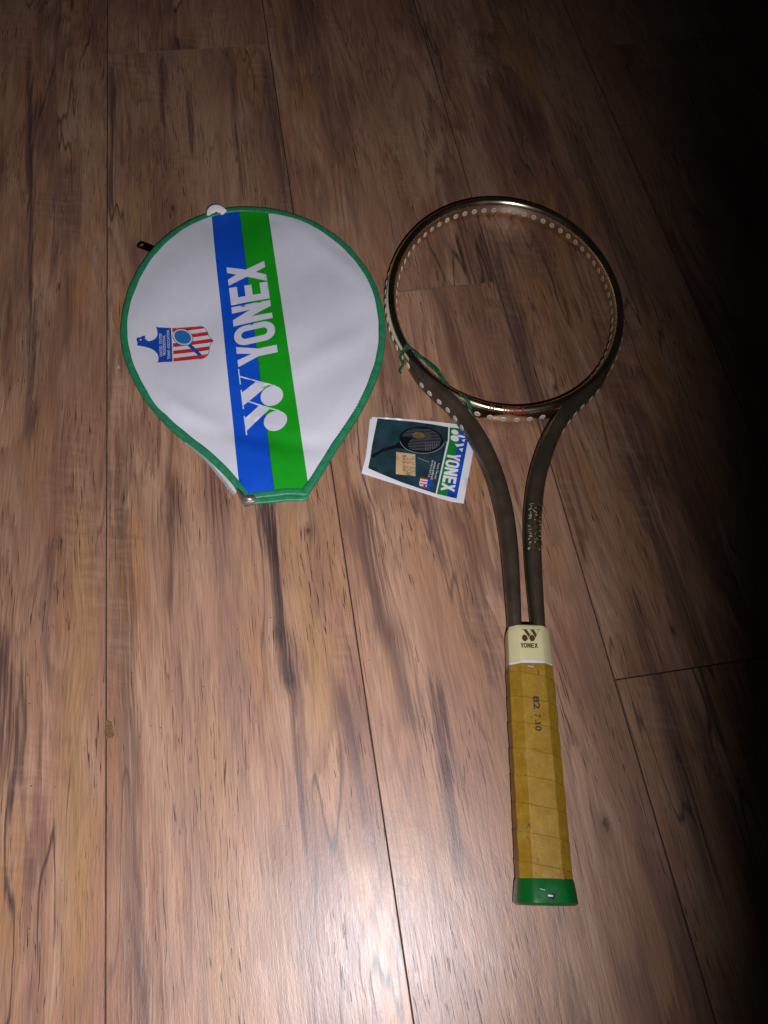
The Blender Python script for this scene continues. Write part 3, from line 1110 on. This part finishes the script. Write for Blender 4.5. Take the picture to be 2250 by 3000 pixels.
    for s, sh in ((-1, shafts[0]), (1, shafts[1])):
        for y in (.434, .4258, .4170, .4080, .3985, .3885):
            i = int(np.argmin(abs(yy - y)))
            tx, tyy = cen[min(i + 1, len(cen) - 1)] - cen[i - 1]
            o = bpy.data.objects.new('grommet', gm)
            COL.objects.link(o)
            o.parent = sh
            xx = float(np.interp(y, yy, cen[:, 0]))
            aw = float(np.interp(y, yy, wa)) - HA
            nl = math.hypot(tx, tyy)
            o.location = (s * (xx + aw * tyy / nl), y - aw * tx / nl, float(np.interp(y, yy, zc)))
            o.rotation_euler = (0, 0, math.atan2(-tx, s * tyy))

    # ---- collar, tape band, grip, butt cap: eight sided
    def octa(hw, hh, bx, bz):
        return np.array([(hw, -hh + bz), (hw, hh - bz), (hw - bx, hh), (-hw + bx, hh), (-hw, hh - bz), (-hw, -hh + bz), (-hw + bx, -hh), (hw - bx, -hh)])

    def octa_round(hw, hh, bx, bz, r=.12):
        P = octa(hw, hh, bx, bz)
        Q = []
        for i in range(8):
            a, b, c = P[i - 1], P[i], P[(i + 1) % 8]
            Q += [b + (a - b) * r, b * .5 + (a + c) * 0 + .5 * (b + ((a - b) * r + (c - b) * r) * .5), b + (c - b) * r]
        return np.array(Q)

    def prism(name, rows, mat, rnd=.10):
        """rows: (y, hw, hh, bx, bz)"""
        V, F = [], []
        m_ = 24
        for y, hw, hh, bx, bz in rows:
            for a, b in octa_round(hw, hh, bx, bz, rnd):
                V.append((a, y, float(zmid(y)) + b))
        n = len(rows)
        for i in range(n - 1):
            for k in range(m_):
                F.append((i * m_ + k, (i + 1) * m_ + k, (i + 1) * m_ + (k + 1) % m_, i * m_ + (k + 1) % m_))
        F.append(tuple(range(m_)))
        F.append(tuple((n - 1) * m_ + k for k in range(m_))[::-1])
        bm = bmesh.new()
        vs = [bm.verts.new(v) for v in V]
        for f in F: bm.faces.new([vs[i] for i in f])
        o = bm_mesh(name, bm, mat, root, False)
        return o

    rows = [(.1648, .0168, .0146, .0078, .0068), (.1880, .0164, .0142, .0076, .0066), (.1915, .0161, .0138, .0060, .0060), (.1940, .0153, .0130, .0050, .0050), (.1952, .0138, .0114, .0045, .0045)]
    collar = prism('collar', rows, M['collar'])
    for p in collar.data.polygons: p.use_smooth = True
    collar['label'] = 'cream plastic collar with dark gold emblem and word'
    md = collar.modifiers.new('soft', 'EDGE_SPLIT')
    md.split_angle = math.radians(28)
    top = lambda P: zmid(P[:, 1]) + np.interp(P[:, 1], [.1665, .1880], [.0146, .0142])
    multi_decal('collar_emblem', mapped(EMBLEM, (.0098, .1806), (.0078, 0), (0, .0096)), top, M['bronze_ink'], collar, 0, .0002)
    multi_decal('collar_lettering', mapped(WORD, (-.0078, .1755), (.0040, 0), (0, .0038)), top, M['bronze_ink'], collar, 0, .0002)
    prism('tape_band', [(.1636, .0168, .0146, .0080, .0069), (.1642, .0169, .0147, .0080, .0069), (.1668, .0167, .0145, .0080, .0069)], M['tape_white'])

    # grip: tape wound in a spiral, each turn a thin step over the last
    V, F = [], []
    ny, pitch = 190, .0188
    ys = np.linspace(.0130, .1638, ny)
    m_ = None
    for y in ys:
        f = (y - .013) / .150
        hw = .0182 - .0012 * f
        hh = .0158 - .0010 * f
        Q = []
        P = octa(hw, hh, .0082, .0072)
        for i in range(8):
            a, b = P[i], P[(i + 1) % 8]
            for k in range(6):
                tt = [.03, .12, .35, .65, .88, .97][k]
                Q.append(a + (b - a) * tt)
        Q = np.array(Q)
        ang = np.arctan2(Q[:, 1], Q[:, 0])
        ph = ((y + pitch * (-ang) / (2 * math.pi)) / pitch) % 1.0
        step = .00042 * (ph - .5) + .00012 * np.sin(ang * 3 + y * 300)
        R_ = np.linalg.norm(Q, axis=1)
        Q = Q * (1 + step / R_)[:, None]
        m_ = len(Q)
        for a, b in Q: V.append((a, y, float(zmid(y)) + b))
    for i in range(ny - 1):
        for k in range(m_):
            F.append((i * m_ + k, (i + 1) * m_ + k, (i + 1) * m_ + (k + 1) % m_, i * m_ + (k + 1) % m_))
    F.append(tuple(range(m_)))
    F.append(tuple((ny - 1) * m_ + k for k in range(m_))[::-1])
    grip = mesh('grip', V, F, M['grip'], root, False)
    grip['label'] = 'amber yellow taped grip, eight sided, scuffed'
    gt = lambda P: zmid(P[:, 1]) + .0158 - .0010 * (P[:, 1] - .013) / .150
    for s, a, b, mt in (('82', .1385, .1285, 'ink_faded'), ('7', .1252, .1224, 'ink_rust'), ('.', .1208, .1196, 'ink_rust'), ('10', .1190, .1128, 'ink_faded')):
        x0 = -.0020 if s != '.' else -.0018
        text_decal('stamped_number', s, (x0, a), (x0, b), .0048 if s != '.' else .0012, gt, M[mt], grip, .0004, 1, .03)
    # small staple at the top edge of the tape
    o = decal('staple', [bar2d((-.0042, .1612), (.0002, .1606), .0008)], gt, M['zip_metal'], grip, 0, .0005)

    rows = [(.0006, .0160, .0140, .0080, .0070), (.0001, .0186, .0160, .0085, .0075), (.0013, .0205, .0178, .0088, .0078), (.0030, .0204, .0177, .0088, .0078), (.0072, .0200, .0173, .0087, .0077), (.0140, .0192, .0166, .0085, .0074), (.0160, .0187, .0161, .0084, .0073)]
    butt = prism('butt_cap', rows, M['butt'], .16)
    for p in butt.data.polygons: p.use_smooth = True
    md = butt.modifiers.new('soft', 'EDGE_SPLIT')
    md.split_angle = math.radians(32)
    butt['label'] = 'flared green butt cap with scrapes'
    bt = lambda P: zmid(P[:, 1]) + np.interp(P[:, 1], [.0013, .003, .0072, .014, .016], [.0178, .0177, .0173, .0166, .0161])
    multi_decal('scuff_or_glint', [[[(-.0066, .0096), (-.0045, .0089), (-.0032, .0088), (-.0032, .0092), (-.0050, .0094), (-.0065, .0100)]]], bt, M['scuff_or_glint'], butt, 0, .0002)
    decal('scrape', [[(-.0018, .0046), (.0006, .0036), (.0020, .0026), (.0044, .0076), (.0002, .0074)]], bt, M['dent'], butt, 0, .00022)
    decal('scuff_or_glint', [[(-.0018, .0052), (.0014, .0050), (.0016, .0060), (-.0016, .0063)]], bt, M['tape_white'], butt, 0, .0004)  # glint on the scrape, painted as a white patch
    return root


build_racket()


# ================================================================== hang tag
def build_tag():
    T = lambda L: np.array(L) * 1e-4
    org = np.array([.112, .355])
    root = empty('hang_tag', (org[0], org[1], 0))
    tag(root, 'white-bordered printed hang tag with dark picture and price sticker, tucked under the racket shaft', 'hang tag')
    CARD = T([[714,4036],[900,4003],[1119,3956],[1300,3911],[1479,3859],[1668,3800],[1566,3538],[1480,3310],[1377,3043],[1277,3077],[1180,3128],[1084,3182],[950,3258],[817,3333],[542,3481],[604,3635],[637,3743]]) - org
    def zf(P):
        P = np.asarray(P) + org
        a = (P[:, 0] - .11) * .93 - (P[:, 1] - .355) * .36          # along the tag
        b = (P[:, 0] - .11) * .36 + (P[:, 1] - .355) * .93
        return .0016 + .0016 * np.clip(-a / .06, 0, 1) ** 2 + .0007 * np.sin(b * 70 + 1.0) + .0010 * np.clip((b - .02) / .03, 0, 1)
    back = decal('back_leaf', [CARD @ np.array([[math.cos(.022), math.sin(.022)], [-math.sin(.022), math.cos(.022)]]) + np.array([-.0008, -.0004])], zf, M['card'], root, .008, -.0008)
    V, F = sheet2d([CARD], .006)
    z = zf(V)
    front = mesh('front_leaf', np.c_[V, z], F, M['card'], root)
    PR = T([[765,4013],[920,3978],[1090,3938],[1250,3890],[1398,3836],[1380,3760],[1366,3700],[1331,3622],[1250,3418],[1152,3172],[1010,3250],[871,3328],[735,3415],[601,3504],[640,3620],[671,3732],[718,3872]]) - org
    pic = decal('picture', [PR], zf, M['photo'], front, .006, .00012)
    pic['label'] = 'dark picture of a strung racket with a ball on it'
    GR = T([[1409,3832],[1492,3811],[1478,3715],[1411,3559],[1312,3305],[1246,3132],[1162,3166],[1261,3410],[1340,3600],[1376,3690],[1392,3760]]) - org
    BL = T([[1492,3811],[1575,3788],[1540,3650],[1440,3388],[1327,3097],[1246,3132],[1312,3305],[1411,3559],[1478,3715]]) - org
    o = decal('band', [GR], zf, M['card_green'], front, .006, .00012); o['label'] = 'green half of the name band'
    o = decal('band', [BL], zf, M['card_blue'], front, .006, .00012); o['label'] = 'blue half of the name band'
    # word on the band, reading down
    bq, bp = np.array([.1330, .3545]) - org, np.array([.1203, .3200]) - org
    e1 = (bp - bq) / 3.12
    cap = .0121
    up = np.array([-e1[1], e1[0]]) / np.linalg.norm(e1) * cap
    for it in mapped(WORD, bq - e1 * .02, e1, up, .0):
        decal('letter', it, zf, M['card'], front, .004, .00024)
    lg = [[circle(.1446 - org[0], .3772 - org[1], .0026, 24, .0034, .9)], [circle(.1431 - org[0], .3706 - org[1], .0031, 24, .0040, .9)],
          [T([[1451,3732],[1487,3738],[1530,3712],[1524,3698],[1466,3716]]) - org], [T([[1420,3648],[1432,3615],[1495,3617],[1504,3640],[1450,3640]]) - org],
          [T([[1488,3683],[1527,3686],[1508,3653]]) - org], [T([[1445,3589],[1486,3592],[1468,3552]]) - org]]
    multi_decal('emblem', lg, zf, M['card'], front, .004, .00024)
    # pictured racket
    hc, ang = np.array([.1125, .3735]) - org, -.17
    head = circle(*hc, .0200, 48, .0142, ang)
    o = decal('pictured_racket', [head], zf, M['photo_black'], pic, .005, .00022)
    multi_decal('pictured_throat', [[T([[948,3770],[960,3655],[880,3672],[760,3652],[660,3600],[648,3632],[760,3682],[885,3712]]) - org]], zf, M['photo_black'], pic, .005, .0003)
    rim = circle(*(hc + np.array([.0006, -.0010])), .0203, 48, .0140, ang)
    arc = []
    for i in range(24, 48):
        if 25 <= i <= 46: arc.append([bar2d(rim[i], rim[(i + 1) % 48], .00055)])
    multi_decal('pictured_rim', arc, zf, M['photo_grey'], pic, 0, .0004)
    st = []
    ca, sa = math.cos(ang), math.sin(ang)
    def hp(u, v): return hc + np.array([u * ca - v * sa, u * sa + v * ca])
    for k in range(-7, 8):
        v = k * .0016
        h = .0180 * math.sqrt(max(0, 1 - (v / .0128) ** 2))
        st.append([bar2d(hp(-h * (1 if k > 1 else .5 - .07 * k), v), hp(h, v), .00022)])
    for k in range(2, 9):
        u = k * .0020
        h = .0122 * math.sqrt(max(0, 1 - (u / .0185) ** 2))
        st.append([bar2d(hp(u, -h), hp(u, -h * .25), .00022)])
    multi_decal('pictured_strings', st, zf, M['photo_grey'], pic, 0, .00034)
    decal('pictured_shade', [circle(.1180 - org[0], .3778 - org[1], .0052, 24, .0030, -.6)], zf, M['photo_shade'], pic, 0, .00045)
    decal('pictured_ball', [circle(.1108 - org[0], .3780 - org[1], .0056, 28, .0034, -.3)], zf, M['photo_ball'], pic, 0, .0005)
    for p, q in (((.1060, .3548), (.1150, .3490)), ((.1345, .3690), (.1345, .3655))):
        decal('pictured_line', [bar2d(np.array(p) - org, np.array(q) - org, .0006)], zf, M['photo_grey'], pic, .003, .0003)
    # small lines of print
    for s, p, q in (('Yonex. The only', (1228, 3474), (1163, 3318)), ('rackets endorsed', (1200, 3490), (1134, 3318)), ('by the U.S.P.T.A', (1178, 3506), (1110, 3344))):
        text_decal('small_print', s, T(p) - org, T(q) - org, .0021, zf, M['card'], pic, .0003, 1)
    # small crest
    cs = T([[1051,3347],[1112,3326],[1082,3238],[1040,3258],[1025,3278],[1034,3310]]) - org
    cr = decal('small_crest', [cs], zf, M['card'], pic, 0, .00022)
    d = T([1082, 3238]) - T([1112, 3326])
    e = T([1051, 3347]) - T([1112, 3326])
    red = []
    for k in range(0, 7, 2):
        a, b = T([1112, 3326]) - org + d * (k / 7), T([1112, 3326]) - org + d * ((k + 1) / 7)
        s_ = .98 if k < 5 else .75
        red.append([[a, b, b + e * s_, a + e * s_]])
    multi_decal('small_crest_stripes', red, zf, M['crest_red'], cr, 0, .0003)
    decal('small_crest_head', [T([[1113,3324],[1136,3310],[1149,3240],[1118,3246],[1104,3220],[1083,3236]]) - org], zf, M['card_blue'], cr, 0, .0003)
    decal('small_crest_racket', [circle(.1068 - org[0], .3262 - org[1], .0013, 16, .0009, 1)], zf, M['card_blue'], cr, 0, .0004)
    # price sticker
    ST = T([[876,3632],[1043,3585],[1006,3366],[837,3411]]) - org
    sk = decal('price_sticker', [ST], zf, M['sticker'], front, .006, .0006)
    sk['label'] = 'buff paper price sticker'
    a, b = ST[0], ST[1]
    ex, ey = ST[1] - ST[0], ST[3] - ST[0]
    Q = lambda u, v: ST[0] + ex * u + ey * v
    text_decal('price', '$65.00', Q(.30, .10), Q(.30, .84), .0042, zf, M['ink_grey'], sk, .0008, 1, .0)
    text_decal('price_pen', '26.00', Q(.56, .20), Q(.56, .90), .0046, zf, M['ink_redpen'], sk, .0008, 1, -.008)
    text_decal('stock_number', '78 26 8 22', Q(.83, .10), Q(.83, .92), .0026, zf, M['ink_grey'], sk, .0008, 1, -.01)
    decal('price_strike', [bar2d(Q(.42, .12), Q(.42, .92), .0004)], zf, M['ink_redpen'], sk, 0, .0009)
    return root


build_tag()


# ================================================================== green cord tying the tag to the hoop
def build_cord():
    base = to_world([(-.088, .452, 0)])[0]
    root = empty('green_cord', (base[0], base[1], 0))
    tag(root, 'green satin cord looped round the bronze racket hoop', 'cord')

    def strand(name, pts, w=.0011, h=.0007, tw=0.0):
        w *= .82
        P = to_world(np.array(pts) * 1e-3) - np.array([base[0], base[1], 0])
        P = resample(catmull(P, 10), .0012)
        def sec(i):
            a = tw * i
            S = superell(w * (1 + .12 * math.sin(i * 1.9)), h, 2, 10)
            c, s = math.cos(a), math.sin(a)
            return S @ np.array([[c, s], [-s, c]])
        V, F = sweep(P, sec, False, (0.13, .21, .97))
        return mesh(name, V, F, M['ribbon'], root)
    zt = 24.5
    # turn over the tube of the hoop at the upper end
    for dy in (0, 2.2):
        strand('loop', [(-99, 461 + dy, 3), (-101.6, 462 + dy, 10), (-101.2, 463 + dy, 18), (-98.5, 464.5 + dy, zt - .4), (-96, 466 + dy, zt + .4), (-92.5, 466 + dy, 20), (-91.3, 465.5 + dy, 13), (-93, 464 + dy, 5)], .0015)
    # two strands inside the hoop
    strand('strand', [(-91.5, 466.5, 20), (-84, 459, 20), (-76, 449.5, 20), (-69.5, 442, 20.5), (-65, 434.5, 21), (-60, 427, 21), (-55, 421, 21.5), (-50.5, 416.5, 22.5), (-46.5, 412.5, 24.5)], .0013, .0009, .05)
    strand('strand', [(-90.8, 465.5, 15), (-81, 458.5, 17), (-73, 449.5, 19.5), (-66.5, 441.0, 21.5), (-61.5, 432.5, 20), (-56.5, 425, 19), (-51, 418, 20), (-46, 412.5, 24)], .0013, .0009, -.06)
    # over the tube again and down between hoop and shaft to the tag
    for dx in (0, 1.8):
        strand('loop', [(-51 + dx, 414.5, 20), (-47.5 + dx, 412, 24.3), (-44 + dx, 409, 25.0), (-41.5 + dx, 405.5, 23.6), (-39.8 + dx, 401.5, 20.0), (-39.5 + dx, 398, 13), (-40 + dx, 394, 6), (-42 + dx, 388, 2.8)], .0015)
    # cut end poking out under the hoop
    strand('tail', [(-99, 461, 3), (-101.5, 457.5, 2.2), (-102.5, 454.5, 2.2), (-101, 452, 2.4)], .0016)
    return root


build_cord()


# ================================================================== a crumb by the cover
def build_crumb():
    bm = bmesh.new()
    bmesh.ops.create_icosphere(bm, subdivisions=2, radius=1)
    rg = random.Random(2)
    for v in bm.verts:
        f = .75 + .5 * rg.random()
        v.co = Vector((v.co.x * .0020 * f, v.co.y * .0026 * f, max(-.0, .0008 + v.co.z * .0010 * f)))
    o = bm_mesh('crumb', bm, M['crumb'], None, False, None, (-.1580, .4945, 0))
    tag(o, 'tiny pale crumb on the floor beside the green edge of the racket cover', 'crumb')


build_crumb()
